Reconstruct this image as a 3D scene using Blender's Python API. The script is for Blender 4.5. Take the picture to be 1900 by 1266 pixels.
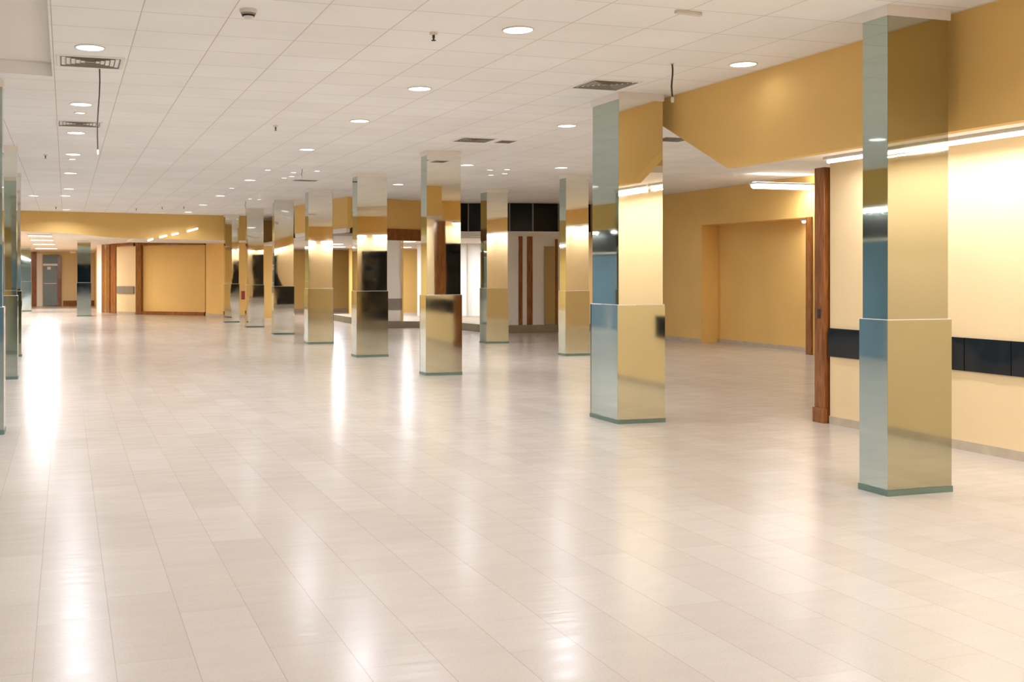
import bpy, bmesh, math, random
from mathutils import Vector, Matrix
random.seed(7)
for o in list(bpy.data.objects): bpy.data.objects.remove(o)
S = bpy.context.scene
COL = S.collection

# ------------------------------------------------------------------ camera
# the hall's long axis is +Y, its cross axis +X, units are metres
F_PX, W_PX, H_PX = 1935.0, 1900.0, 1266.0
YAW = math.atan(580.0 / F_PX)
cam_d = bpy.data.cameras.new('camera')
cam = bpy.data.objects.new('camera', cam_d); COL.objects.link(cam)
cam.location = (0, 0, 1.6)
cam.rotation_euler = (math.pi/2, 0, -YAW)
cam_d.sensor_width = 36.0
cam_d.lens = 36.0 * F_PX / W_PX
cam_d.shift_x = (950.0 - 702.0) / W_PX
cam_d.shift_y = (508.0 - 633.0) / W_PX
cam_d.clip_end = 200
S.camera = cam

# ------------------------------------------------------------------ world, exposure
w = bpy.data.worlds.new('world'); S.world = w; w.use_nodes = True
w.node_tree.nodes['Background'].inputs[0].default_value = (1.0, .93, .84, 1)
w.node_tree.nodes['Background'].inputs[1].default_value = 0.3
S.view_settings.view_transform = 'Standard'
S.view_settings.look = 'None'
S.view_settings.gamma = 1
S.view_settings.use_curve_mapping = False
S.view_settings.exposure = 0.40

P_DOWN = 33.0          # watts per recessed downlight
P_COVE = 12.0          # watts per metre of fluorescent cove
C_DOWN = (.97, 1.0, 1.12)
C_COVE = (.97, .98, 1.04)
CZ = 3.536             # ceiling height

def area_light(name, loc, size, power, color=C_DOWN, rot=(0,0,0), shape='DISK', size_y=None, parent=None, spread=math.pi):
    d = bpy.data.lights.new(name, 'AREA'); d.shape = shape; d.size = size
    if size_y: d.size_y = size_y
    d.energy = power; d.color = color; d.spread = spread
    o = bpy.data.objects.new(name, d); COL.objects.link(o)
    o.location = loc; o.rotation_euler = rot
    if parent: o.parent = parent
    return o

# ------------------------------------------------------------------ materials
def lin(r, g, b):
    f = lambda c: (c/255/12.92) if c/255 <= .04045 else ((c/255+.055)/1.055)**2.4
    return (f(r), f(g), f(b), 1)

def mat(name, col, rough=.6, metal=0.0, spec=.5):
    m = bpy.data.materials.new(name); m.use_nodes = True
    b = m.node_tree.nodes['Principled BSDF']
    b.inputs['Base Color'].default_value = col
    b.inputs['Roughness'].default_value = rough
    b.inputs['Metallic'].default_value = metal
    b.inputs['Specular IOR Level'].default_value = spec
    return m

def N(m, t, **kw):
    n = m.node_tree.nodes.new(t)
    for k, v in kw.items():
        if k in n.inputs: n.inputs[k].default_value = v
        else: setattr(n, k, v)
    return n
def L(m, a, ao, b, bi): m.node_tree.links.new(a.outputs[ao], b.inputs[bi])
def bsdf(m): return m.node_tree.nodes['Principled BSDF']
def pos(m):
    return N(m, 'ShaderNodeNewGeometry')

def mottled(m, col, amt=.06, scale=1.3, bump=0.0, bscale=60, detail=5):
    """gentle blotches and an optional fine bump on a plain painted surface"""
    b = bsdf(m); g = pos(m)
    n = N(m, 'ShaderNodeTexNoise'); n.inputs['Scale'].default_value = scale; n.inputs['Detail'].default_value = detail
    L(m, g, 'Position', n, 'Vector')
    r = N(m, 'ShaderNodeMapRange'); r.inputs['From Min'].default_value = .3; r.inputs['From Max'].default_value = .7
    r.inputs['To Min'].default_value = 1-amt; r.inputs['To Max'].default_value = 1+amt
    L(m, n, 'Fac', r, 'Value')
    mx = N(m, 'ShaderNodeVectorMath', operation='SCALE'); mx.inputs[0].default_value = col[:3]
    L(m, r, 'Result', mx, 'Scale'); L(m, mx, 'Vector', b, 'Base Color')
    if bump:
        n2 = N(m, 'ShaderNodeTexNoise'); n2.inputs['Scale'].default_value = bscale; L(m, g, 'Position', n2, 'Vector')
        bp = N(m, 'ShaderNodeBump'); bp.inputs['Strength'].default_value = bump; bp.inputs['Distance'].default_value = .01
        L(m, n2, 'Fac', bp, 'Height'); L(m, bp, 'Normal', b, 'Normal')
    return m

OCHRE = lin(238, 196, 118)
OCHRE_WASHED = lin(238, 212, 164)
m_ochre = mottled(mat('ochre_paint', OCHRE, .55, spec=.3), OCHRE, .04, .9, .15, 120)
m_ochre_wash = mottled(mat('light_washed_ochre', OCHRE_WASHED, .55, spec=.3), OCHRE_WASHED, .03, .9, .15, 120)  # ochre made paler, the wash of the cove lights put into its colour
CREAM = lin(242, 234, 224)
m_plain = mottled(mat('cream_plaster', CREAM, .7, spec=.25), CREAM, .02, .7)
m_white = mottled(mat('white_panel', lin(240, 236, 230), .4), lin(240, 236, 230), .02, 1)
m_base = mottled(mat('stone_skirting', lin(196, 180, 155), .35), lin(196, 180, 155), .1, 9)
m_trim = mat('pale_trim', lin(236, 232, 222), .3)
m_dark = mat('dark_recess', lin(40, 36, 32), .5)
m_steel = mat('white_metal', lin(222, 214, 200), .45)
m_vent = mat('vent_metal', lin(140, 132, 118), .5)
m_cable = mat('brown_cable', lin(70, 55, 45), .5)

def floor_material():
    m = mat('glossy_terrazzo_tiles', lin(228, 214, 198), .16, spec=.24)
    b = bsdf(m); g = pos(m)
    sp = N(m, 'ShaderNodeSeparateXYZ'); L(m, g, 'Position', sp, 'Vector')
    cb = N(m, 'ShaderNodeCombineXYZ')
    ax = N(m, 'ShaderNodeMath', operation='ADD'); ax.inputs[1].default_value = .126+.32*60
    ay = N(m, 'ShaderNodeMath', operation='ADD'); ay.inputs[1].default_value = 60.0
    L(m, sp, 'X', ax, 0); L(m, sp, 'Y', ay, 0); L(m, ay, 0, cb, 'X'); L(m, ax, 0, cb, 'Y')
    br = N(m, 'ShaderNodeTexBrick', offset=.37, offset_frequency=2, squash=1, squash_frequency=1)
    br.inputs['Scale'].default_value = 1; br.inputs['Mortar Size'].default_value = .0016
    br.inputs['Mortar Smooth'].default_value = 0.2; br.inputs['Bias'].default_value = 0
    br.inputs['Brick Width'].default_value = .92; br.inputs['Row Height'].default_value = .32
    br.inputs['Color1'].default_value = lin(184, 173, 159); br.inputs['Color2'].default_value = lin(189, 179, 166)
    br.inputs['Mortar'].default_value = lin(178, 163, 147)
    L(m, cb, 'Vector', br, 'Vector')
    # the long joints are wider and darker than the cross joints
    lx = N(m, 'ShaderNodeMath', operation='DIVIDE'); lx.inputs[1].default_value = .32; L(m, ax, 0, lx, 0)
    fr_ = N(m, 'ShaderNodeMath', operation='FRACT'); L(m, lx, 0, fr_, 0)
    ab = N(m, 'ShaderNodeMath', operation='SUBTRACT'); ab.inputs[1].default_value = .5; L(m, fr_, 0, ab, 0)
    aa = N(m, 'ShaderNodeMath', operation='ABSOLUTE'); L(m, ab, 0, aa, 0)
    ln = N(m, 'ShaderNodeMath', operation='GREATER_THAN'); ln.inputs[1].default_value = .5-.0045; L(m, aa, 0, ln, 0)
    mxl = N(m, 'ShaderNodeMix', data_type='RGBA'); L(m, ln, 0, mxl, 0); L(m, br, 'Color', mxl, 6); mxl.inputs[7].default_value = lin(166, 148, 128)
    # fine speckle and larger warm stains
    n1 = N(m, 'ShaderNodeTexNoise'); n1.inputs['Scale'].default_value = 90; n1.inputs['Detail'].default_value = 3
    n2 = N(m, 'ShaderNodeTexNoise'); n2.inputs['Scale'].default_value = .8; n2.inputs['Detail'].default_value = 4
    mp = N(m, 'ShaderNodeMapping'); mp.inputs['Scale'].default_value = (1.0, 4.5, 1)
    n3 = N(m, 'ShaderNodeTexNoise'); n3.inputs['Scale'].default_value = 2.2; n3.inputs['Detail'].default_value = 5
    L(m, g, 'Position', mp, 'Vector'); L(m, mp, 'Vector', n3, 'Vector')
    for n in (n1, n2): L(m, g, 'Position', n, 'Vector')
    def rng(n, lo, hi, a=.3, z=.7):
        r = N(m, 'ShaderNodeMapRange'); r.inputs['From Min'].default_value = a; r.inputs['From Max'].default_value = z
        r.inputs['To Min'].default_value = lo; r.inputs['To Max'].default_value = hi; L(m, n, 'Fac', r, 'Value'); return r
    r1 = rng(n1, .955, 1.03); r2 = rng(n2, .96, 1.03); r3 = rng(n3, .985, 1.01)
    p = N(m, 'ShaderNodeMath', operation='MULTIPLY'); L(m, r1, 0, p, 0); L(m, r2, 0, p, 1)
    p2 = N(m, 'ShaderNodeMath', operation='MULTIPLY'); L(m, p, 0, p2, 0); L(m, r3, 0, p2, 1)
    sc = N(m, 'ShaderNodeVectorMath', operation='SCALE'); L(m, mxl, 2, sc, 0); L(m, p2, 0, sc, 'Scale')
    L(m, sc, 'Vector', b, 'Base Color')
    rr = rng(n3, .18, .25); L(m, rr, 0, b, 'Roughness')
    # slightly uneven polish: ripples across the walking direction
    mp2 = N(m, 'ShaderNodeMapping'); mp2.inputs['Scale'].default_value = (1.2, 7, 1)
    n4 = N(m, 'ShaderNodeTexNoise'); n4.inputs['Scale'].default_value = 2.5; n4.inputs['Detail'].default_value = 3
    L(m, g, 'Position', mp2, 'Vector'); L(m, mp2, 'Vector', n4, 'Vector')
    bp = N(m, 'ShaderNodeBump'); bp.inputs['Strength'].default_value = .12; bp.inputs['Distance'].default_value = .01
    L(m, n4, 'Fac', bp, 'Height')
    bp2 = N(m, 'ShaderNodeBump', invert=True); bp2.inputs['Strength'].default_value = .25; bp2.inputs['Distance'].default_value = .003
    L(m, br, 'Fac', bp2, 'Height'); L(m, bp, 'Normal', bp2, 'Normal'); L(m, bp2, 'Normal', b, 'Normal')
    return m
m_floor = floor_material()

def ceiling_material():
    base = lin(234, 218, 202)
    m = mat('ceiling_tiles', base, .75, spec=.2)
    b = bsdf(m); g = pos(m)
    mp = N(m, 'ShaderNodeMapping'); mp.inputs['Location'].default_value = (.105+.641*60, -.553+.611*60, 0)
    L(m, g, 'Position', mp, 'Vector')
    br = N(m, 'ShaderNodeTexBrick', offset=0.0, offset_frequency=2, squash=1, squash_frequency=1)
    br.inputs['Scale'].default_value = 1; br.inputs['Mortar Size'].default_value = .0045
    br.inputs['Mortar Smooth'].default_value = .3
    br.inputs['Brick Width'].default_value = .641; br.inputs['Row Height'].default_value = .611
    br.inputs['Color1'].default_value = lin(246, 243, 238); br.inputs['Color2'].default_value = lin(249, 247, 243)
    br.inputs['Mortar'].default_value = lin(208, 194, 176)
    L(m, mp, 'Vector', br, 'Vector')
    # water marks and specks
    n = N(m, 'ShaderNodeTexNoise'); n.inputs['Scale'].default_value = .9; n.inputs['Detail'].default_value = 6; L(m, g, 'Position', n, 'Vector')
    r = N(m, 'ShaderNodeMapRange'); r.inputs['From Min'].default_value = .35; r.inputs['From Max'].default_value = .7
    r.inputs['To Min'].default_value = 1.02; r.inputs['To Max'].default_value = .955; L(m, n, 'Fac', r, 'Value')
    v = N(m, 'ShaderNodeTexVoronoi'); v.inputs['Scale'].default_value = 1.1; v.inputs['Randomness'].default_value = 1; L(m, g, 'Position', v, 'Vector')
    lt = N(m, 'ShaderNodeMapRange'); lt.inputs['From Min'].default_value = .012; lt.inputs['From Max'].default_value = .022
    lt.inputs['To Min'].default_value = .62; lt.inputs['To Max'].default_value = 1; L(m, v, 'Distance', lt, 'Value')
    p = N(m, 'ShaderNodeMath', operation='MULTIPLY'); L(m, r, 0, p, 0); L(m, lt, 0, p, 1)
    sc = N(m, 'ShaderNodeVectorMath', operation='SCALE'); L(m, br, 'Color', sc, 0); L(m, p, 0, sc, 'Scale')
    L(m, sc, 'Vector', b, 'Base Color')
    bp = N(m, 'ShaderNodeBump', invert=True); bp.inputs['Strength'].default_value = .5; bp.inputs['Distance'].default_value = .004
    L(m, br, 'Fac', bp, 'Height'); L(m, bp, 'Normal', b, 'Normal')
    return m
m_ceil = ceiling_material()

def mirror(name, col, rough, wav, scale):
    m = mat(name, col, rough, 1.0)
    b = bsdf(m); g = pos(m)
    n = N(m, 'ShaderNodeTexNoise'); n.inputs['Scale'].default_value = scale; n.inputs['Detail'].default_value = 0
    L(m, g, 'Position', n, 'Vector')
    bp = N(m, 'ShaderNodeBump'); bp.inputs['Strength'].default_value = wav; bp.inputs['Distance'].default_value = .05
    L(m, n, 'Fac', bp, 'Height'); L(m, bp, 'Normal', b, 'Normal')
    # faint smears
    n2 = N(m, 'ShaderNodeTexNoise'); n2.inputs['Scale'].default_value = 3; n2.inputs['Detail'].default_value = 6
    L(m, g, 'Position', n2, 'Vector')
    r = N(m, 'ShaderNodeMapRange'); r.inputs['From Min'].default_value = .4; r.inputs['From Max'].default_value = .8
    r.inputs['To Min'].default_value = rough; r.inputs['To Max'].default_value = rough+.04
    L(m, n2, 'Fac', r, 'Value'); L(m, r, 0, b, 'Roughness')
    return m
m_mir_front = mirror('mirror_glass', (.85, .84, .77, 1), .015, .05, .7)
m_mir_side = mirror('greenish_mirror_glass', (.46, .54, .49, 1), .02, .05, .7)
m_mir_low = mirror('bronze_tinted_mirror', (.62, .60, .46, 1), .05, .05, .8)
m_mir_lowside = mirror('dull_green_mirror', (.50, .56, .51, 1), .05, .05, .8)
m_mir_dark = mirror('aged_mirror_glass', (.48, .47, .38, 1), .02, .05, .7)
m_mir_darklow = mirror('aged_bronze_mirror', (.48, .47, .35, 1), .06, .05, .8)
m_mir_wavy = mirror('warped_mirror_glass', (.85, .84, .77, 1), .02, .22, 1.1)
m_toe = mat('green_edge_band', lin(120, 140, 130), .3, .7)
m_edge = mat('mirror_edge_line', lin(96, 104, 92), .35, .4)

def black_gloss():
    m = mirror('black_glossy_panel', lin(10, 10, 10), .08, .25, 2.5)
    bsdf(m).inputs['Metallic'].default_value = 0; bsdf(m).inputs['Specular IOR Level'].default_value = .6
    return m
m_black = black_gloss()

m_black2 = mirror('black_fascia_glass', lin(4, 4, 4), .12, .2, 1.5)
bsdf(m_black2).inputs['Metallic'].default_value = 0; bsdf(m_black2).inputs['Specular IOR Level'].default_value = .25
def wood_material():
    m = mat('varnished_mahogany', lin(150, 82, 40), .22)
    b = bsdf(m); g = pos(m)
    mp = N(m, 'ShaderNodeMapping'); mp.inputs['Scale'].default_value = (14, 14, 1.6); L(m, g, 'Position', mp, 'Vector')
    n = N(m, 'ShaderNodeTexNoise'); n.inputs['Scale'].default_value = 1.5; n.inputs['Detail'].default_value = 6; n.inputs['Distortion'].default_value = 1.5
    L(m, mp, 'Vector', n, 'Vector')
    cr = N(m, 'ShaderNodeValToRGB'); cr.color_ramp.elements[0].color = lin(116, 66, 28); cr.color_ramp.elements[1].color = lin(168, 106, 52)
    cr.color_ramp.elements[0].position = .3; cr.color_ramp.elements[1].position = .75
    L(m, n, 'Fac', cr, 'Fac'); L(m, cr, 'Color', b, 'Base Color')
    return m
m_wood = wood_material()
m_bluegrey = mottled(mat('blue_grey_shutter', lin(118, 134, 138), .4), lin(118, 134, 138), .05, 2)
m_blue = mottled(mat('blue_shutter', lin(128, 162, 186), .35), lin(128, 162, 186), .05, 2)
m_darkblue = mottled(mat('dark_blue_glass', lin(34, 48, 62), .2), lin(34, 48, 62), .2, 1)
m_greyband = mottled(mat('grey_band', lin(140, 132, 120), .4), lin(140, 132, 120), .05, 4)
m_dais = mottled(mat('grey_stone_step', lin(150, 136, 112), .4), lin(150, 136, 112), .08, 4)
m_redbox = mat('red_paint', lin(150, 40, 28), .4)
def emit(name, col, s):
    m = mat(name, (.9, .9, .9, 1), .4)
    b = bsdf(m); b.inputs['Emission Color'].default_value = (*col, 1); b.inputs['Emission Strength'].default_value = s
    return m
m_lens = emit('downlight_lens', (1, .98, .96), 3.0)
m_lens_dim = emit('spotlight_lens', (1, .9, .75), 3.5)
m_tube = emit('fluorescent_tube', (1, .96, .90), 6)
m_far = emit('far_strip', (1, .97, .93), 2.2)
m_grey_mirror = mirror('grey_door_mirror', (.55, .53, .48, 1), .12, .15, .8)

# ------------------------------------------------------------------ mesh helpers
def bx(bm, x0, x1, y0, y1, z0, z1, M=None):
    vs = [bm.verts.new(v) for v in ((x0,y0,z0),(x1,y0,z0),(x1,y1,z0),(x0,y1,z0),(x0,y0,z1),(x1,y0,z1),(x1,y1,z1),(x0,y1,z1))]
    if M:
        for v in vs: v.co = M @ v.co
    for f in ((0,3,2,1),(4,5,6,7),(0,1,5,4),(1,2,6,5),(2,3,7,6),(3,0,4,7)): bm.faces.new([vs[i] for i in f])
    return vs
def prism(bm, pts, axis, a, b):
    """extrude a polygon; axis 'z': pts are (x,y); 'y': (x,z); 'x': (y,z)"""
    mk = {'z': lambda p, t: (p[0], p[1], t), 'y': lambda p, t: (p[0], t, p[1]), 'x': lambda p, t: (t, p[0], p[1])}[axis]
    A = [bm.verts.new(mk(p, a)) for p in pts]; B = [bm.verts.new(mk(p, b)) for p in pts]
    n = len(pts)
    bm.faces.new(A[::-1]); bm.faces.new(B)
    for i in range(n): bm.faces.new([A[i], A[(i+1)%n], B[(i+1)%n], B[i]])
def lathe(bm, prof, seg=28, c=(0,0,0)):
    """prof: (r, z) list, spun about z"""
    rings = []
    for r, z in prof:
        if r < 1e-6: rings.append([bm.verts.new((c[0], c[1], c[2]+z))])
        else: rings.append([bm.verts.new((c[0]+r*math.cos(2*math.pi*k/seg), c[1]+r*math.sin(2*math.pi*k/seg), c[2]+z)) for k in range(seg)])
    for A, B in zip(rings, rings[1:]):
        for k in range(seg):
            q = (k+1) % seg
            if len(A) == 1: bm.faces.new([A[0], B[k], B[q]])
            elif len(B) == 1: bm.faces.new([A[k], A[q], B[0]])
            else: bm.faces.new([A[k], A[q], B[q], B[k]])
def T(x, y): return (1.0505*x, 1.0012*y + .1356*x)          # plan survey coordinates -> metres on the hall's axes
def obj(name, bm, m, parent=None, smooth=False, bevel=0, label=None):
    if parent is None or parent.location.length < 1e-6:
        for v in bm.verts: v.co.x, v.co.y = T(v.co.x, v.co.y)
    bmesh.ops.recalc_face_normals(bm, faces=bm.faces)
    me = bpy.data.meshes.new(name); bm.to_mesh(me); bm.free(); me.materials.append(m)
    if smooth:
        for p in me.polygons: p.use_smooth = True
    o = bpy.data.objects.new(name, me); COL.objects.link(o)
    if bevel:
        md = o.modifiers.new('bevel', 'BEVEL'); md.width = bevel; md.segments = 2; md.limit_method = 'ANGLE'
    if parent: o.parent = parent
    if label: o['label'] = label
    return o
def box(name, m, x0, x1, y0, y1, z0, z1, parent=None, bevel=0, label=None):
    bm = bmesh.new(); bx(bm, x0, x1, y0, y1, z0, z1); return obj(name, bm, m, parent, bevel=bevel, label=label)
def struct(o): o['kind'] = 'structure'; return o
def sbox(name, m, *a): return struct(box(name, m, *a))
def wallseg(name, m, p, q, z0, z1, th=.12, parent=None, side=1, bevel=0, label=None):
    """upright slab whose visible face runs from p to q; thickness goes away from the viewer side"""
    d = Vector((q[0]-p[0], q[1]-p[1])); L_ = d.length; a = math.atan2(d.y, d.x)
    M = Matrix.Translation((p[0], p[1], 0)) @ Matrix.Rotation(a, 4, 'Z')
    bm = bmesh.new(); bx(bm, 0, L_, 0, th*side, z0, z1, M)
    return obj(name, bm, m, parent, bevel=bevel, label=label)
def swall(name, m, p, q, z0, z1, th=.12, side=1): return struct(wallseg(name, m, p, q, z0, z1, th, side=side))
def thing(name, label, cat, loc=(0,0,0), rotz=0, group=None, plan=True):
    if plan: loc = (*T(loc[0], loc[1]), loc[2])
    o = bpy.data.objects.new(name, None); COL.objects.link(o); o.empty_display_size = .2
    o.location = loc; o.rotation_euler = (0, 0, rotz); o['label'] = label; o['category'] = cat
    if group: o['group'] = group
    return o
def tag(o, label, cat, group=None):
    o['label'] = label; o['category'] = cat
    if group: o['group'] = group
    return o

# ================================================================== SETTING
XL, XR = -2.9, 7.43
sbox('floor', m_floor, -4, 16, -16, 62, -.1, 0)
# tiled ceiling with a shallow plain recess cut into its near left part
RX0, RX1, RY0, RY1 = -2.2, -.12, 5.2, 10.72
bm = bmesh.new()
bx(bm, -4, 16, -16, RY0, CZ, CZ+.12); bx(bm, -4, RX0, RY0, RY1, CZ, CZ+.12)
bx(bm, RX1, 16, RY0, RY1, CZ, CZ+.12); bx(bm, -4, 16, RY1, 46, CZ, CZ+.12)
struct(obj('ceiling', bm, m_ceil))
bm = bmesh.new()
bx(bm, RX0-.12, RX1+.12, RY0-.12, RY1+.12, CZ+.135, CZ+.22)
bx(bm, RX0-.1, RX0-.001, RY0-.1, RY1+.1, CZ+.12, CZ+.135); bx(bm, RX1+.001, RX1+.1, RY0-.1, RY1+.1, CZ+.12, CZ+.135)
bx(bm, RX0, RX1, RY1+.001, RY1+.1, CZ+.12, CZ+.135); bx(bm, RX0, RX1, RY0-.1, RY0-.001, CZ+.12, CZ+.135)
struct(obj('ceiling_recess', bm, m_plain))

# right-hand wall, its skirting, the ochre fascia in front of it and the lit soffit between
sbox('wall_right', m_ochre_wash, XR, XR+.17, -14, 8.25, 0, 2.78)
sbox('baseboard_right', m_base, XR-.012, XR, -14, 8.25, 0, .085)
bm = bmesh.new(); prism(bm, [(-14, 2.66), (8.16, 2.66), (9.93, CZ), (-14, CZ)], 'x', 6.02, 6.12)
struct(obj('wall_fascia_right', bm, m_ochre))
sbox('ceiling_soffit_right', m_plain, 6.12, XR+.17, -14, 8.2, 2.78, 2.86)
sbox('wall_soffit_end', m_ochre, 6.12, XR+.17, 8.1, 8.2, 2.86, CZ)
# wall behind the opening (turned away from the camera, seen in the mirrors)
sbox('wall_opening_side', m_ochre_wash, XR+.17, 14.4, 2.88, 3.0, 0, CZ)
sbox('baseboard_opening_side', m_base, XR+.17, 14.3, 3.0, 3.012, 0, .085)
sbox('wall_annex_right', m_ochre_wash, 14.3, 14.42, 3.3, 15.0, 0, 3.06)
sbox('wall_fascia_annex_right', m_ochre, 13.9, 14.0, 3.4, 15.0, 3.08, CZ)
sbox('wall_fascia_annex_side', m_ochre, XR+.17, 13.9, 3.3, 3.4, 3.02, CZ)
sbox('ceiling_soffit_annex', m_plain, XR+.17, 13.9, 3.0, 3.3, 2.98, 3.02)
sbox('ceiling_soffit_annex_right', m_plain, 13.9, 14.3, 3.3, 15.0, 3.055, 3.08)
# far right walls with a shallow recess under a lintel
swall('wall_niche_left', m_ochre, (13.4, 24.6), (13.4, 19.1), 0, CZ, .6)
bm = bmesh.new(); bx(bm, 13.4, 14.0, 15.35, 19.1, 2.72, CZ); struct(obj('wall_niche_lintel', bm, m_ochre))
sbox('wall_niche_back', m_ochre, 13.86, 14.0, 15.5, 19.1, 0, 2.72)
sbox('wall_niche_right', m_ochre, 13.4, 14.42, 15.0, 15.5, 0, 2.72)
sbox('wall_niche_upper_right', m_ochre, 13.4, 14.42, 15.0, 15.35, 2.72, CZ)
sbox('baseboard_niche', m_base, 13.388, 13.4, 19.1, 24.3, 0, .085)
sbox('baseboard_niche_back', m_base, 13.848, 13.86, 15.55, 19.1, 0, .085)
sbox('trim_1', m_wood, 13.36, 13.4, 15.36, 15.52, 0, 2.72)

# far end: ochre fascia beam with a dropping underside, walls below and behind it
bm = bmesh.new()
prism(bm, [(-4, 2.95), (-1.21, 2.91), (.31, 2.85), (1.22, 2.76), (2.02, 2.73), (4.78, 2.71), (5.95, 2.71), (5.95, CZ), (-4, CZ)], 'y', 34.0, 34.14)
struct(obj('wall_fascia_far', bm, m_ochre))
sbox('ceiling_soffit_far', m_plain, 2.02, 5.95, 34.14, 38.4, 2.73, 2.8)
bm = bmesh.new()
vs = [bm.verts.new(v) for v in ((-4,34.14,2.92),(2.2,34.14,2.92),(2.2,56,2.64),(-4,56,2.64),(-4,34.14,3.0),(2.2,34.14,3.0),(2.2,56,2.72),(-4,56,2.72))]
for f in ((0,3,2,1),(4,5,6,7),(0,1,5,4),(1,2,6,5),(2,3,7,6),(3,0,4,7)): bm.faces.new([vs[i] for i in f])
struct(obj('ceiling_corridor', bm, m_plain))
swall('wall_far_recess', m_ochre, (2.6, 41.62), (4.85, 39.35), 0, 3.2, .1)
swall('wall_far_pier', m_ochre, (4.86, 39.15), (5.32, 37.8), 0, 3.2, .3)
swall('wall_far', m_ochre, (5.3, 37.8), (6.4, 36.6), 0, CZ, .1)
swall('wall_far_right', m_ochre, (6.4, 36.6), (7.3, 36.3), 0, CZ, .1)
swall('baseboard_far', m_base, (4.84, 39.13), (5.3, 37.77), 0, .09, .02)
swall('baseboard_far_right', m_base, (5.29, 37.77), (6.4, 36.57), 0, .09, .02)
swall('wall_corridor_bay', m_ochre_wash, (1.86, 42.75), (2.5, 41.62), 0, 3.2, .12)
swall('baseboard_corridor_bay', m_base, (1.86, 42.72), (2.48, 41.6), 0, .09, .015)
swall('wall_corridor_jamb', m_plain, (1.18, 44.75), (1.34, 44.2), 0, 3.0, .12)
sbox('wall_corridor_right', m_ochre, 1.3, 1.45, 44.9, 54, 0, 2.9)
# corridor end wall with its doors
sbox('wall_end', m_ochre_wash, -4, 1.45, 54, 54.15, 0, 2.9)
sbox('baseboard_end', m_wood, -.12, 1.3, 53.97, 54, 0, .26)
bm = bmesh.new(); bx(bm, -1.52, -1.3, 53.93, 54, 0, 2.75)
struct(obj('trim_2', bm, m_wood))
sbox('trim_3', m_plain, -1.3, -1.06, 53.95, 54, 0, 2.6)
door = struct(bpy.data.objects.new('door_1', None)); COL.objects.link(door); door.location = (*T(-.69, 53.95), 0)
box('door_leaf', m_bluegrey, -.35, .33, -.03, .03, .03, 1.98, door)
box('transom_panel', m_bluegrey, -.35, .43, -.03, .03, 2.1, 2.52, door)
box('door_head', m_trim, -.36, .34, -.05, .03, 1.99, 2.09, door)
box('push_bar', m_trim, -.3, .3, -.08, -.04, 1.1, 1.13, door)
box('door_frame', m_wood, .34, .52, -.05, .03, 0, 2.45, door)
box('notice', m_trim, -.15, .02, -.045, -.03, 1.8, 1.94, door)
# left side of the hall: shutters under a lit fascia, seen in the mirrored columns
sbox('wall_left', m_ochre, XL-.12, XL, -14, 54, 2.85, CZ)
sbox('wall_left_lower', m_blue, XL-.3, XL-.18, -14, 34, 0, 2.2)
sbox('wall_left_upper', m_dark, XL-.34, XL-.22, -14, 34, 2.2, 2.85)
sbox('trim_4', m_trim, XL-.2, XL-.1, -14, 34, 2.18, 2.24)
bm = bmesh.new()
for k in range(-14, 34, 2): bx(bm, XL-.18, XL-.12, k, k+.12, 0, 2.2)
struct(obj('trim_5', bm, m_trim))
sbox('wall_corridor_left', m_ochre, XL-.3, XL-.18, 34, 54, 0, 2.9)
# rear of the hall, behind the camera
sbox('wall_rear', m_plain, -4, XR+.17, -14.12, -14, 0, CZ)
sbox('wall_rear_shop', m_darkblue, -2.6, 3.0, -14, -13.9, 0, 2.6)
sbox('wall_rear_shutter', m_blue, XL-.1, -.2, -4.9, -4.78, 0, 2.3)
sbox('wall_rear_shutter_head', m_plain, XL-.1, -.2, -4.9, -4.78, 2.3, CZ)
sbox('wall_outer_right', m_plain, 15.8, 15.92, 15, 46, 0, CZ)
sbox('wall_deep', m_ochre, 7.4, 15.8, 41.6, 41.72, 0, CZ)
sbox('baseboard_deep', m_base, 7.4, 15.8, 41.57, 41.6, 0, .12)

# wooden post closing the end of the right-hand wall
p = thing('wooden_post', 'tall varnished mahogany post at the end of the right-hand ochre wall', 'post', (XR-.02, 8.37, 0))
box('post_shaft', m_wood, -.02, .2, -.075, .075, .16, 2.74, p, .004)
box('post_base', m_wood, -.04, .21, -.085, .085, 0, .16, p, .004)
box('lock_plate', m_dark, -.026, -.019, -.02, .02, 1.12, 1.22, p)

# black panel band on the right-hand wall
pt = thing('black_wall_band', 'glossy black panel band along the right-hand ochre wall at waist height', 'wall panels', (XR, 0, 0))
ys = [8.27, 7.74, 7.49, 7.0, 6.51, 6.02, 5.78]
for a, b_ in zip(ys, ys[1:]):
    bm = bmesh.new()
    M = Matrix.Translation((-.012, (a+b_)/2, .87)) @ Matrix.Rotation(random.uniform(-.012, .012), 4, 'Z') @ Matrix.Rotation(random.uniform(-.01, .01), 4, 'Y')
    bx(bm, -.006, .006, -(a-b_)/2+.0015, (a-b_)/2-.0015, -.15, .15, M)
    obj('black_panel', bm, m_black, pt)

# black glass panel on the wall behind the opening
sf = tag(box('black_glass_screen', m_black, 9.25, 10.38, 3.02, 3.06, 0, 2.43), 'black glass screen seen only as a reflection in the mirrored columns', 'screen')

# ------------------------------------------------------------------ far shop pavilion
DZ = .2
# platform
bm = bmesh.new()
prism(bm, [(8.35, 31.2), (8.55, 28.2), (9.4, 27.8), (10.2, 27.3), (10.4, 25.4), (10.7, 24.5), (12.45, 24.34), (13.38, 24.25), (13.38, 34.0), (8.35, 34.0)], 'z', 0, DZ)
tag(obj('platform', bm, m_dais, bevel=.01), 'low grey stone platform under the far shops beyond the columns', 'platform')
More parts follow.
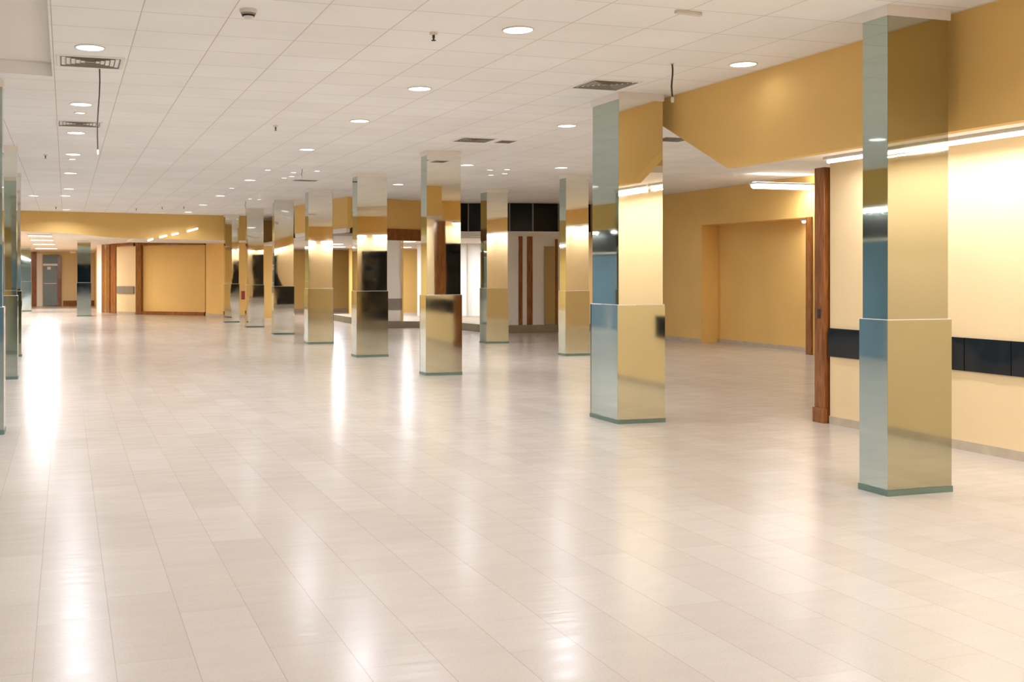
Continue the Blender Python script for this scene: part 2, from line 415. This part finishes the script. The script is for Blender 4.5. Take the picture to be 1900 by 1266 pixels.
# ochre fascia turning from the hall side to the front
swall('wall_pavilion_side', m_ochre, (6.0, 28.6), (6.45, 24.4), 2.75, CZ, .1)
swall('wall_pavilion_front', m_ochre, (6.45, 24.4), (9.35, 25.3), 2.77, CZ, .1)
fas = wallseg('mahogany_beam', m_wood, (6.9, 24.48), (9.35, 25.24), 2.47, 2.76, .16); tag(fas, 'dark mahogany beam under the ochre fascia of the far shop', 'beam')
sbox('ceiling_pavilion', m_plain, 6.3, 13.3, 25.9, 41.5, 2.6, 2.68)
swall('trim_6', m_plain, (6.02, 28.6), (6.43, 24.45), 2.64, 2.75, .1)
# black fascia band
bf = thing('black_fascia', 'curved black glass fascia above the white far shop front', 'fascia', (0, 0, 0))
cur = [(9.36, 25.3), (10.1, 25.4), (10.55, 25.1), (11.1, 24.85), (11.7, 24.62), (12.4, 24.45), (13.36, 24.35)]
for a, b_ in zip(cur, cur[1:]):
    wallseg('fascia_panel', m_black2, a, b_, 2.76, CZ-.005, .08, bf)
for a in cur[1:-1]:
    box('mullion', m_vent, a[0]-.015, a[0]+.015, a[1]-.03, a[1]+.01, 2.76, CZ-.01, bf)
cor = thing('cornice', 'pale cornice running under the black glass fascia', 'cornice', (0, 0, 0))
for a, b_ in zip(cur, cur[1:]):
    wallseg('cornice_piece', m_plain, (a[0], a[1]-.04), (b_[0], b_[1]-.04), 2.62, 2.76, .4, cor)
# white shop front on the platform (right bay)
swall('wall_shop_white', m_white, (10.6, 24.62), (11.24, 24.56), DZ, 2.62, .1)
swall('wall_shop_beige', m_plain, (11.36, 24.54), (11.48, 24.53), DZ, 2.62, .1)
swall('wall_shop_cream', m_plain, (11.65, 24.51), (12.6, 24.44), DZ, 2.62, .1)
t = wallseg('mahogany_jamb', m_wood, (11.25, 24.54), (11.35, 24.53), DZ, 2.62, .1); tag(t, 'narrow mahogany jamb beside the white far shop wall', 'jamb')
t = wallseg('brown_jamb', m_wood, (11.49, 24.52), (11.64, 24.5), DZ, 2.62, .1); tag(t, 'broad brown jamb to the right of the narrow mahogany one', 'jamb')
dr = thing('mirrored_door', 'grey mirrored door with mahogany edge on the far platform', 'door', (0, 0, 0))
wallseg('door_leaf', m_grey_mirror, (11.97, 24.44), (12.29, 24.42), DZ+.02, 2.35, .04, dr)
wallseg('door_edge', m_wood, (12.30, 24.42), (12.37, 24.41), DZ, 2.55, .05, dr)
# white wall deeper in (middle bay)
swall('wall_shop_inner', m_white, (10.6, 31.2), (13.36, 30.0), DZ, 2.6, .1)
bm = bmesh.new()
for k in range(6): bx(bm, 10.9+k*.4, 10.93+k*.4, 30.98-k*.174-.02, 31.0-k*.174+.02, DZ, 2.6)
struct(obj('trim_7', bm, m_steel))
# clad pier at the left bay
pr_ = thing('shop_pier', 'cream pier with a grey band and gilt edge standing on the platform corner', 'pier', (0, 0, 0))
box('pier_upper', m_white, 8.70, 9.12, 28.3, 28.7, 1.35, 2.6, pr_)
box('pier_lower', m_plain, 8.70, 9.12, 28.28, 28.72, DZ, .52, pr_)
box('pier_band', m_greyband, 8.70, 9.12, 28.27, 28.72, .52, .86, pr_)
box('pier_middle', m_plain, 8.70, 9.12, 28.28, 28.72, .86, 1.35, pr_)
box('gilt_edge', m_ochre, 9.125, 9.17, 28.25, 28.3, DZ, 2.6, pr_)
sbox('wall_shop_back', m_ochre, 10.2, 13.3, 38.3, 38.42, 0, 2.6)
t = wallseg('wooden_jamb', m_wood, (8.35, 31.0), (8.62, 30.8), 0, 2.62, .12); tag(t, 'mahogany jamb glimpsed between the third and fourth mirrored columns from the fascia', 'jamb')

# mahogany frames on the corridor bay
fr = thing('recess_frame', 'dark mahogany frame around the broad ochre recess at the far end', 'frame', (0, 0, 0))
wallseg('frame_jamb', m_wood, (2.52, 41.52), (2.68, 41.36), 0, 2.95, .12, fr)
wallseg('frame_head', m_wood, (2.68, 41.38), (4.8, 39.26), 2.70, 2.95, .12, fr)
wallseg('frame_sill', m_wood, (2.68, 41.38), (4.8, 39.26), 0, .13, .12, fr)
f2 = thing('bay_frame', 'orange-brown mahogany frame around the narrow bay with the grey band', 'frame', (0, 0, 0))
wallseg('frame_jamb', m_wood, (1.65, 43.15), (1.83, 42.8), 0, 2.94, .12, f2)
wallseg('frame_head', m_wood, (1.84, 42.62), (2.42, 41.6), 2.68, 2.94, .1, f2)
gb = wallseg('grey_band', m_greyband, (1.85, 42.68), (2.42, 41.66), .81, 1.1, .03); tag(gb, 'grey band across the narrow far bay', 'band')
f3 = thing('corridor_post', 'pair of tall mahogany posts at the corridor corner', 'post', (0, 0, 0))
wallseg('post_shaft', m_wood, (1.36, 44.15), (1.46, 43.9), 0, 2.78, .12, f3)
wallseg('post_shaft', m_wood, (1.50, 43.8), (1.62, 43.5), 0, 2.78, .12, f3)
wallseg('chrome_strip', m_grey_mirror, (1.455, 43.9), (1.50, 43.8), 0, 2.78, .1, f3)
rb = tag(box('red_box', m_redbox, 5.82, 5.98, 36.85, 36.95, .66, .97), 'small red box on the far ochre wall between two columns', 'box')
sg = thing('corridor_sign', 'small cream sign box hanging from the corridor ceiling beside the mirrored column', 'sign', (.32, 52.4, 2.72))
box('sign_body', m_ochre, -.15, .15, -.04, .04, -.15, 0, sg); box('sign_face', m_plain, -.13, .13, -.046, -.04, -.13, -.02, sg)
sg = thing('corridor_sign', 'pale sign plate at the right side of the corridor', 'sign', (1.18, 52.4, 2.70))
box('sign_body', m_steel, -.11, .11, -.04, .04, -.10, 0.02, sg); box('sign_face', m_plain, -.09, .09, -.046, -.04, -.09, -.0, sg)

# ================================================================== MIRRORED COLUMNS
def column(label, X, Y, wd, dp, top=CZ, tilt=0.0, ltilt=0.0, up=m_mir_front, low=m_mir_low):
    """X, Y: the left front corner at floor level"""
    t = thing('mirrored_column', label, 'column', (X+wd/2, Y+dp/2, 0), 0, 'mirrored columns of the hall', False)
    hw, hd = wd/2, dp/2; Z1, Z2 = 1.265, 3.46 if top == CZ else top-.06
    i = .016                                             # the lower casing stands proud of the upper one
    box('core', m_edge, -hw+i+.016, hw-i-.016, -hd+i+.016, hd-i-.016, 0, Z2, t)
    def pane(name, m, face, z0, z1, off, rz, rx):
        bm = bmesh.new()
        half = (hw if face in 'fb' else hd) - off - .0015
        vs = bx(bm, -half, half, -.003, .003, z0, z1)
        ang = {'f': 0, 'r': math.pi/2, 'b': math.pi, 'l': -math.pi/2}[face]
        dist = (hd if face in 'fb' else hw) - off - .003
        zc = (z0+z1)/2
        M = Matrix.Rotation(ang, 4, 'Z') @ Matrix.Translation((0, -dist, zc)) @ Matrix.Rotation(rz, 4, 'Z') @ Matrix.Rotation(rx, 4, 'X') @ Matrix.Translation((0, 0, -zc))
        for v in vs: v.co = M @ v.co
        obj(name, bm, m, t)
    for face in 'frbl':
        a = random.uniform(-.004, .004); b_ = random.uniform(-.002, .002); c_ = random.uniform(-.004, .004)
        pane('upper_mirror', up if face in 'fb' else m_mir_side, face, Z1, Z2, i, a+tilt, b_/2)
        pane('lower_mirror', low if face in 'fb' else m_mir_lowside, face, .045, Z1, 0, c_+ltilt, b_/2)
    bm = bmesh.new(); bx(bm, -hw+.002, hw-.002, -hd+.002, hd-.002, Z1-.004, Z1+.004); obj('ledge', bm, m_trim, t)
    bm = bmesh.new(); bx(bm, -hw-.006, hw+.006, -hd-.006, hd+.006, 0, .044); obj('toe_band', bm, m_toe, t)
    bm = bmesh.new(); bx(bm, -hw+.004, hw-.004, -hd+.004, hd-.004, Z2, top-.001); obj('plaster_cap', bm, m_plain, t)
    return t
cols = [
 ('nearest and tallest mirrored column, standing in front of the right-hand wall', 5.65, 6.12, .575, .28, CZ, 0, 0, m_mir_dark, m_mir_darklow),
 ('deep square mirrored column in front of the pointed end of the ochre fascia', 5.62, 9.88, .565, .61, CZ, 0, -.02),
 ('mirrored column with a black reflection at right of its upper half and none below', 5.41, 15.44, .60, .31, CZ, 0, -.03),
 ('mirrored column with a black reflection across both its upper and lower halves', 5.32, 19.19, .63, .38),
 ('mirrored column next beyond the one with the wholly black reflection', 5.26, 23.12, .60, .35, CZ, .032, .035),
 ('mirrored column at left of the fifth one in the long row, before the two farthest', 5.22, 26.96, .55, .29, CZ, .018, 0, m_mir_wavy, m_mir_wavy),
 ('second farthest mirrored column of the long row', 5.14, 30.78, .53, .28, CZ, .0, 0, m_mir_wavy, m_mir_wavy),
 ('farthest mirrored column of the long row, against the edge of the far ochre wall', 4.97, 34.03, .48, .3, CZ, .0, 0, m_mir_wavy, m_mir_wavy),
 ('mirrored column standing before the black fascia, left of the white far shop', 9.20, 22.1, .55, .40),
 ('mirrored column between the white far shop and the deep square column', 9.29, 18.34, .52, .31),
 ('mirrored column cut by the left picture edge, the nearest on that side', -1.19, 11.0, .60, .30, CZ, 0, 0, m_mir_side, m_mir_lowside),
 ('mirrored column at the left edge reflecting blue, second nearest on that side', -1.30, 16.7, .60, .32, CZ, 0, 0, m_mir_front, m_mir_lowside),
 ('slim sliver of mirrored column behind the blue-reflecting one at left', -1.42, 21.23, .60, .32),
]
for c in cols: column(*c)
def cz(y): return 2.92 - (y-34.14)*.28/21.86
column('lone mirrored column in the middle of the far corridor', .40, 40.54, .51, .4, cz(40.44)-.003, 0, 0, m_mir_side, m_mir_lowside)
column('farthest mirrored column at the left side of the corridor', -2.0, 46.6, .60, .3, cz(46.7)-.003, 0, 0, m_mir_side, m_mir_lowside)

# ================================================================== CEILING FITTINGS
def lens_group(bm, r, z): lathe(bm, [(r, z), (0, z)], 32)
def make_downlight(r=.115, lens=m_lens, power=P_DOWN, label='', x=0, y=0, z=CZ, group='recessed downlights'):
    t = thing('ceiling_downlight', label, 'ceiling light', (x, y, z), 0, group)
    bm = bmesh.new(); lathe(bm, [(r, .004), (r, -.006), (r+.005, -.010), (r+.012, -.007), (r+.014, -.001)], 32); obj('rim', bm, m_steel, t, True)
    bm = bmesh.new(); lathe(bm, [(r+.001, -.006), (r*.6, -.004), (0, -.003)], 32); obj('lens', bm, lens, t, True)
    if power: area_light('lamp', (0, 0, -.02), r*2, power, parent=t, spread=2.7)
    return t
ORD = ['nearest', 'second', 'third', 'fourth', 'fifth', 'sixth', 'seventh', 'eighth', 'ninth']
left = [(.19, 9.21), (.16, 12.33), (.13, 14.85), (.11, 17.55), (.08, 20.86), (.06, 24.7), (-.01, 26.95), (.01, 32.82)]
mid = [(3.27, 7.15), (3.37, 9.84), (3.39, 12.23), (3.42, 15.37), (3.47, 20.89), (3.49, 25.37), (3.52, 28.94), (3.50, 32.5)]
for i, (x, y) in enumerate(left):
    make_downlight(label='round downlight, %s from the camera in the left ceiling row' % ORD[i] if i else 'round downlight beside the nearest ceiling vent at left', x=x, y=y)
for i, (x, y) in enumerate(mid):
    make_downlight(label=('round downlight, %s from the camera in the middle ceiling row' % ORD[i]), x=x, y=y)
for lb, x, y in (('round downlight by the top edge of the near right ochre fascia', 5.70, 7.47), ('round downlight left of the deep square column', 5.97, 11.52),
                 ('round downlight right of the tall column with the black reflection', 6.51, 16.41), ('round downlight above the column before the deep square one', 8.24, 16.12),
                 ('round downlight over the far left edge of the hall', -.73, 27.27), ('round downlight between the fourth and third columns of the row', 6.56, 20.58)):
    make_downlight(label=lb, x=x, y=y, power=.6 if y == 7.47 else P_DOWN)
# lamps outside the picture: rows, annex, and a pair added to brighten the fascia
for x, y in ((.2, 5.6), (.2, 1.0), (.2, -3), (3.3, 3.6), (3.3, -1.), (3.3, -6), (0, -9), (4.7, 3.2), (4.7, -1), (10.2, 12), (11.2, 19.5)):
    make_downlight(label='round downlight of the hall outside the picture, with a pair added for the fascia', x=x, y=y, power=11 if x > 10 else (38 if x == 4.7 else 22), group='downlights outside the picture')
small = [(3.43, 18.7), (3.42, 23.03), (3.97, 18.99), (4.31, 18.51), (4.02, 20.14), (4.09, 19.74), (4.34, 26.15), (4.59, 26.24), (5.13, 31.08), (5.46, 30.93), (7.73, 17.52), (7.60, 17.9), (7.46, 16.8), (7.2, 17.0), (.16, 13.0), (.1, 18.3)]
desc = ['small dim spotlight, first by the middle row', 'small dim spotlight, second by the middle row', 'small spotlight next to the thin ceiling rod', 'small spotlight over the fifth column',
        'small spotlight left of the far slot vent', 'small spotlight just right of the one left of the slot vent', 'left one of a far spotlight pair', 'right one of a far spotlight pair',
        'left one of the farthest spotlight pair', 'right one of the farthest spotlight pair', 'brightest of four warm spots over the second row of columns', 'lowest of four warm spots over the second row of columns',
        'highest of four warm spots over the second row of columns', 'left upper of four warm spots over the second row', 'small spotlight just beyond the second downlight of the left row', 'small spotlight just beyond the fourth downlight of the left row']
for (x, y), lb in zip(small, desc):
    t = thing('ceiling_spotlight', lb, 'spotlight', (x, y, CZ), 0, 'small ceiling spotlights')
    bm = bmesh.new(); lathe(bm, [(.055, 0), (.06, -.008), (.075, -.006), (.078, 0)], 20); obj('rim', bm, m_steel, t, True)
    bm = bmesh.new(); lathe(bm, [(.056, -.004), (0, -.004)], 20); obj('lens', bm, m_lens_dim, t, True)

def vent(label, x, y, sx, sy):
    t = thing('ceiling_vent', label, 'ceiling vent', (x, y, CZ), 0, 'ceiling air vents')
    bm = bmesh.new()
    def ring(a0, a1, z0, z1, b=bm):
        o_ = [b.verts.new((sgx*sx/2*a0, sgy*sy/2*a0, z0)) for sgx, sgy in ((-1,-1),(1,-1),(1,1),(-1,1))]
        i_ = [b.verts.new((sgx*sx/2*a1, sgy*sy/2*a1, z1)) for sgx, sgy in ((-1,-1),(1,-1),(1,1),(-1,1))]
        for k in range(4): b.faces.new([o_[k], o_[(k+1)%4], i_[(k+1)%4], i_[k]])
    ring(1.0, .96, -.001, -.012); ring(.96, .88, -.012, -.010); obj('frame', bm, m_plain, t)
    for k in range(6):
        a = .86 - k*.14
        bm = bmesh.new(); ring(a, a-.07, -.012, .026, bm); obj('louvre', bm, m_vent, t)
    bm = bmesh.new(); bx(bm, -sx*.45, sx*.45, -sy*.45, sy*.45, .03, .034); obj('backing', bm, m_dark, t)
    return t
vent('louvred ceiling vent beside the nearest left downlight', .205, 9.83, .60, .52)
vent('louvred ceiling vent behind the thin hanging cable', .16, 13.95, .58, .5)
vent('louvred ceiling vent at left of the deep square column cap', 5.03, 8.86, .58, .52)
vent('larger of the two adjacent ceiling vents in mid-hall', 5.38, 13.28, .56, .48)
vent('smaller of the two adjacent ceiling vents in mid-hall', 5.86, 13.25, .26, .3)
vent('far slot-like ceiling vent over the long column row', 4.52, 20.45, .55, .3)
vent('ceiling vent seen under the slanted tip of the ochre fascia', 7.95, 12.05, .5, .45)
# recess openings are cut in the tiles by the vents' own frames; smoke detector and sprinklers
def detector(label, x, y):
    t = thing('smoke_detector', label, 'smoke detector', (x, y, CZ))
    bm = bmesh.new(); lathe(bm, [(.062, 0), (.062, -.02), (.055, -.03)], 28); obj('base', bm, m_steel, t, True)
    bm = bmesh.new(); lathe(bm, [(.046, -.028), (.046, -.05), (.044, -.052)], 28); obj('slot_ring', bm, m_dark, t, True)
    bm = bmesh.new(); lathe(bm, [(.052, -.040), (.050, -.030), (.0, -.030)], 28); obj('collar', bm, m_steel, t, True)
    bm = bmesh.new(); lathe(bm, [(.040, -.052), (.030, -.062), (0, -.066)], 28); obj('cap', bm, m_steel, t, True)
detector('round smoke detector on the ceiling near the top edge', 1.22, 7.42)
def sprinkler(label, x, y):
    t = thing('sprinkler', label, 'sprinkler', (x, y, CZ), 0, 'ceiling sprinklers')
    bm = bmesh.new(); lathe(bm, [(.034, 0), (.032, -.018), (.02, -.022), (0, -.022)], 20); obj('escutcheon', bm, m_steel, t, True)
    bm = bmesh.new(); lathe(bm, [(.011, -.02), (.011, -.045), (.006, -.05), (.006, -.062), (.018, -.063), (.018, -.067), (0, -.067)], 16); obj('head', bm, m_cable, t, True)
for lb, x, y in (('nearest ceiling sprinkler, left of the nearest middle downlight', 2.69, 7.51), ('small sprinkler in mid-ceiling beyond the second middle downlight', 2.50, 13.08),
                 ('sprinkler over the left columns', -.3, 17.8), ('far left sprinkler just before the ochre fascia', -.26, 31.6),
                 ('far sprinkler left of the farthest downlights', 1.9, 31.3), ('far sprinkler by the middle of the fascia', 2.55, 30.4), ('far sprinkler right of the fascia middle', 3.1, 29.9)):
    sprinkler(lb, x, y)

def rod(name, label, x, y, z0, r, dx=0.0, m=m_cable, tip=m_steel):
    t = thing(name, label, 'cable', (x, y, CZ))
    bm = bmesh.new(); n = 6
    prev = None
    for k in range(n+1):
        f = k/n; z = -(CZ-z0)*f; cx = dx*f + .006*math.sin(f*7)
        ringv = [bm.verts.new((cx + r*math.cos(q*math.pi/4), r*math.sin(q*math.pi/4), z)) for q in range(8)]
        if prev:
            for q in range(8): bm.faces.new([prev[q], prev[(q+1)%8], ringv[(q+1)%8], ringv[q]])
        else: bm.faces.new(ringv)
        prev = ringv
    bm.faces.new(prev[::-1]); obj('cord', bm, m, t)
    bm = bmesh.new(); lathe(bm, [(0, 0), (r*1.7, -.004), (r*1.7, -.05), (0, -.055)], 10, (dx+.006*math.sin(7), 0, -(CZ-z0)+.01)); obj('end_fitting', bm, tip, t)
    bm = bmesh.new(); lathe(bm, [(.02, 0), (.018, -.008), (0, -.009)], 12); obj('ceiling_rose', bm, m_steel, t)
rod('hanging_cable', 'long thin cable hanging from the nearest left ceiling vent area', .29, 10.1, 2.76, .006, -.02)
rod('hanging_rod', 'short dark rod hanging in front of the right ochre fascia', 5.09, 7.72, 3.22, .008)
rod('hanging_wire', 'tiny wire hanging beside far spotlights over the long row', 3.98, 18.3, 3.40, .005)
rod('hanging_wire', 'tiny wire hanging near the farthest mirrored columns', 4.35, 26.9, 3.36, .006)
bk = tag(box('ceiling_bracket', m_steel, 4.08, 4.3, 6.12, 6.16, CZ-.025, CZ-.0005, bevel=.004), 'small metal bracket left on a ceiling tile near the top edge', 'bracket')

# ------------------------------------------------------------------ fluorescent coves
def batten(label, x, y, z, length, along='y', power=0, m=m_tube, wid=.09, cat='strip light', group='fluorescent battens in the right cove'):
    t = thing('fluorescent_batten', label, cat, (x, y, z), 0 if along == 'y' else math.pi/2, group)
    box('body', m_steel, -wid/2-.012, wid/2+.012, -length/2, length/2, -.03, 0, t)
    bm = bmesh.new(); n = 10
    M = Matrix.Translation((0, 0, -.045))
    rings = []
    for yy in (-length/2+.03, length/2-.03):
        rings.append([bm.verts.new((wid*.38*math.cos(q*2*math.pi/n), yy, -.05 + wid*.26*math.sin(q*2*math.pi/n))) for q in range(n)])
    for q in range(n): bm.faces.new([rings[0][q], rings[0][(q+1)%n], rings[1][(q+1)%n], rings[1][q]])
    bm.faces.new(rings[0][::-1]); bm.faces.new(rings[1]); obj('tube', bm, m, t, True)
    if power:
        area_light('lamp', (0, 0, -.085), wid, power, C_COVE, shape='RECTANGLE', size_y=length-.1, parent=t)
    return t
yy = 7.86 - .6
k = 0
while yy > -13:
    batten('lit fluorescent batten in the cove above the right-hand wall' if yy > 4 else 'lit cove batten beyond the picture edge', 7.03, yy, 2.78, 1.2, power=P_COVE*1.2, wid=.055,
           group='fluorescent battens in the right cove'); yy -= 1.26; k += 1
for xx in (8.8, 10.1, 11.4, 12.7): batten('lit batten on the annex wall seen in the mirrors', xx, 3.15, 2.98, 1.2, 'x', power=P_COVE*1.1, group='battens in the annex')
for yc in (4.6, 6.2, 7.8, 9.4, 11.0, 12.6): batten('lit batten on the annex side wall seen in the mirrors', 14.12, yc, 3.05, 1.4, 'y', power=14, group='battens in the annex')
batten('over-bright fluorescent batten below the ceiling beside the far right recess', 12.72, 15.45, 3.36, 1.35, 'x', power=60, wid=.26, group='batten by the recess')
batten('short lit batten under the recess lintel beside the wooden post', 13.62, 15.75, 2.70, .35, 'y', power=6, wid=.1, group='recess batten')
for i, (y, l) in enumerate(((36.4, .78), (39.6, .8), (43.4, .85), (48.2, .95))):
    t = thing('corridor_strip_light', '%s glowing strip light on the corridor ceiling' % ('nearest', 'second', 'third', 'farthest')[i], 'strip light', (-.78, y, cz(y)), 0, 'corridor strip lights')
    box('body', m_steel, -l/2, l/2, -.2, .2, -.03, 0, t); box('diffuser', m_far, -l/2+.02, l/2-.02, -.19, .19, -.05, -.03, t)
    area_light('lamp', (0, 0, -.07), l, 110, C_COVE, shape='RECTANGLE', size_y=.4, parent=t)
# left cove (behind the mirrors' view)
for y in range(-12, 33, 3):
    batten('lit batten of the left cove seen only in the mirrors', XL-.1, y+1.2, 2.84, 2.2, power=26, wid=.06, group='battens of the left cove')
# pavilion interior: panel lights added to brighten the far shop
for x, y, pw in ((9.6, 29.6, 60), (12.2, 28.6, 55), (12.0, 26.6, 60), (11.6, 36.0, 60), (9.2, 36.5, 90), (8.2, 33.0, 60)):
    t = thing('shop_fill_light', 'white panel light added to brighten the far shop interior', 'ceiling light', (x, y, 2.6), 0, 'added far shop lights')
    box('diffuser', m_far, -.3, .3, -.3, .3, -.012, 0, t)
    area_light('lamp', (0, 0, -.03), .6, pw, C_COVE, shape='SQUARE', parent=t)
# four small emissive bars on the far ochre fascia
for lb, (x0, z0), (x1, z1) in (('lowest', (2.39, 2.66), (2.59, 2.73)), ('second', (2.74, 2.77), (3.02, 2.84)), ('third', (3.12, 2.86), (3.37, 2.92)), ('highest', (3.6, 2.98), (3.98, 3.09))):
    t = thing('fascia_bar', '%s of four short bright bars stepping up the far ochre fascia' % lb, 'tube light', ((x0+x1)/2, 33.99, (z0+z1)/2), 0, 'bars on the far fascia')
    l = math.hypot(x1-x0, z1-z0); a = math.atan2(z1-z0, x1-x0)
    M = Matrix.Rotation(-a, 4, 'Y')
    bm = bmesh.new(); bx(bm, -l/2, l/2, -.03, .01, -.02, .02, M); obj('backplate', bm, m_steel, t)
    bm = bmesh.new(); bx(bm, -l/2+.015, l/2-.015, -.06, -.03, -.03, .03, M); obj('tube', bm, m_far, t, bevel=.01)  # the emissive bar itself
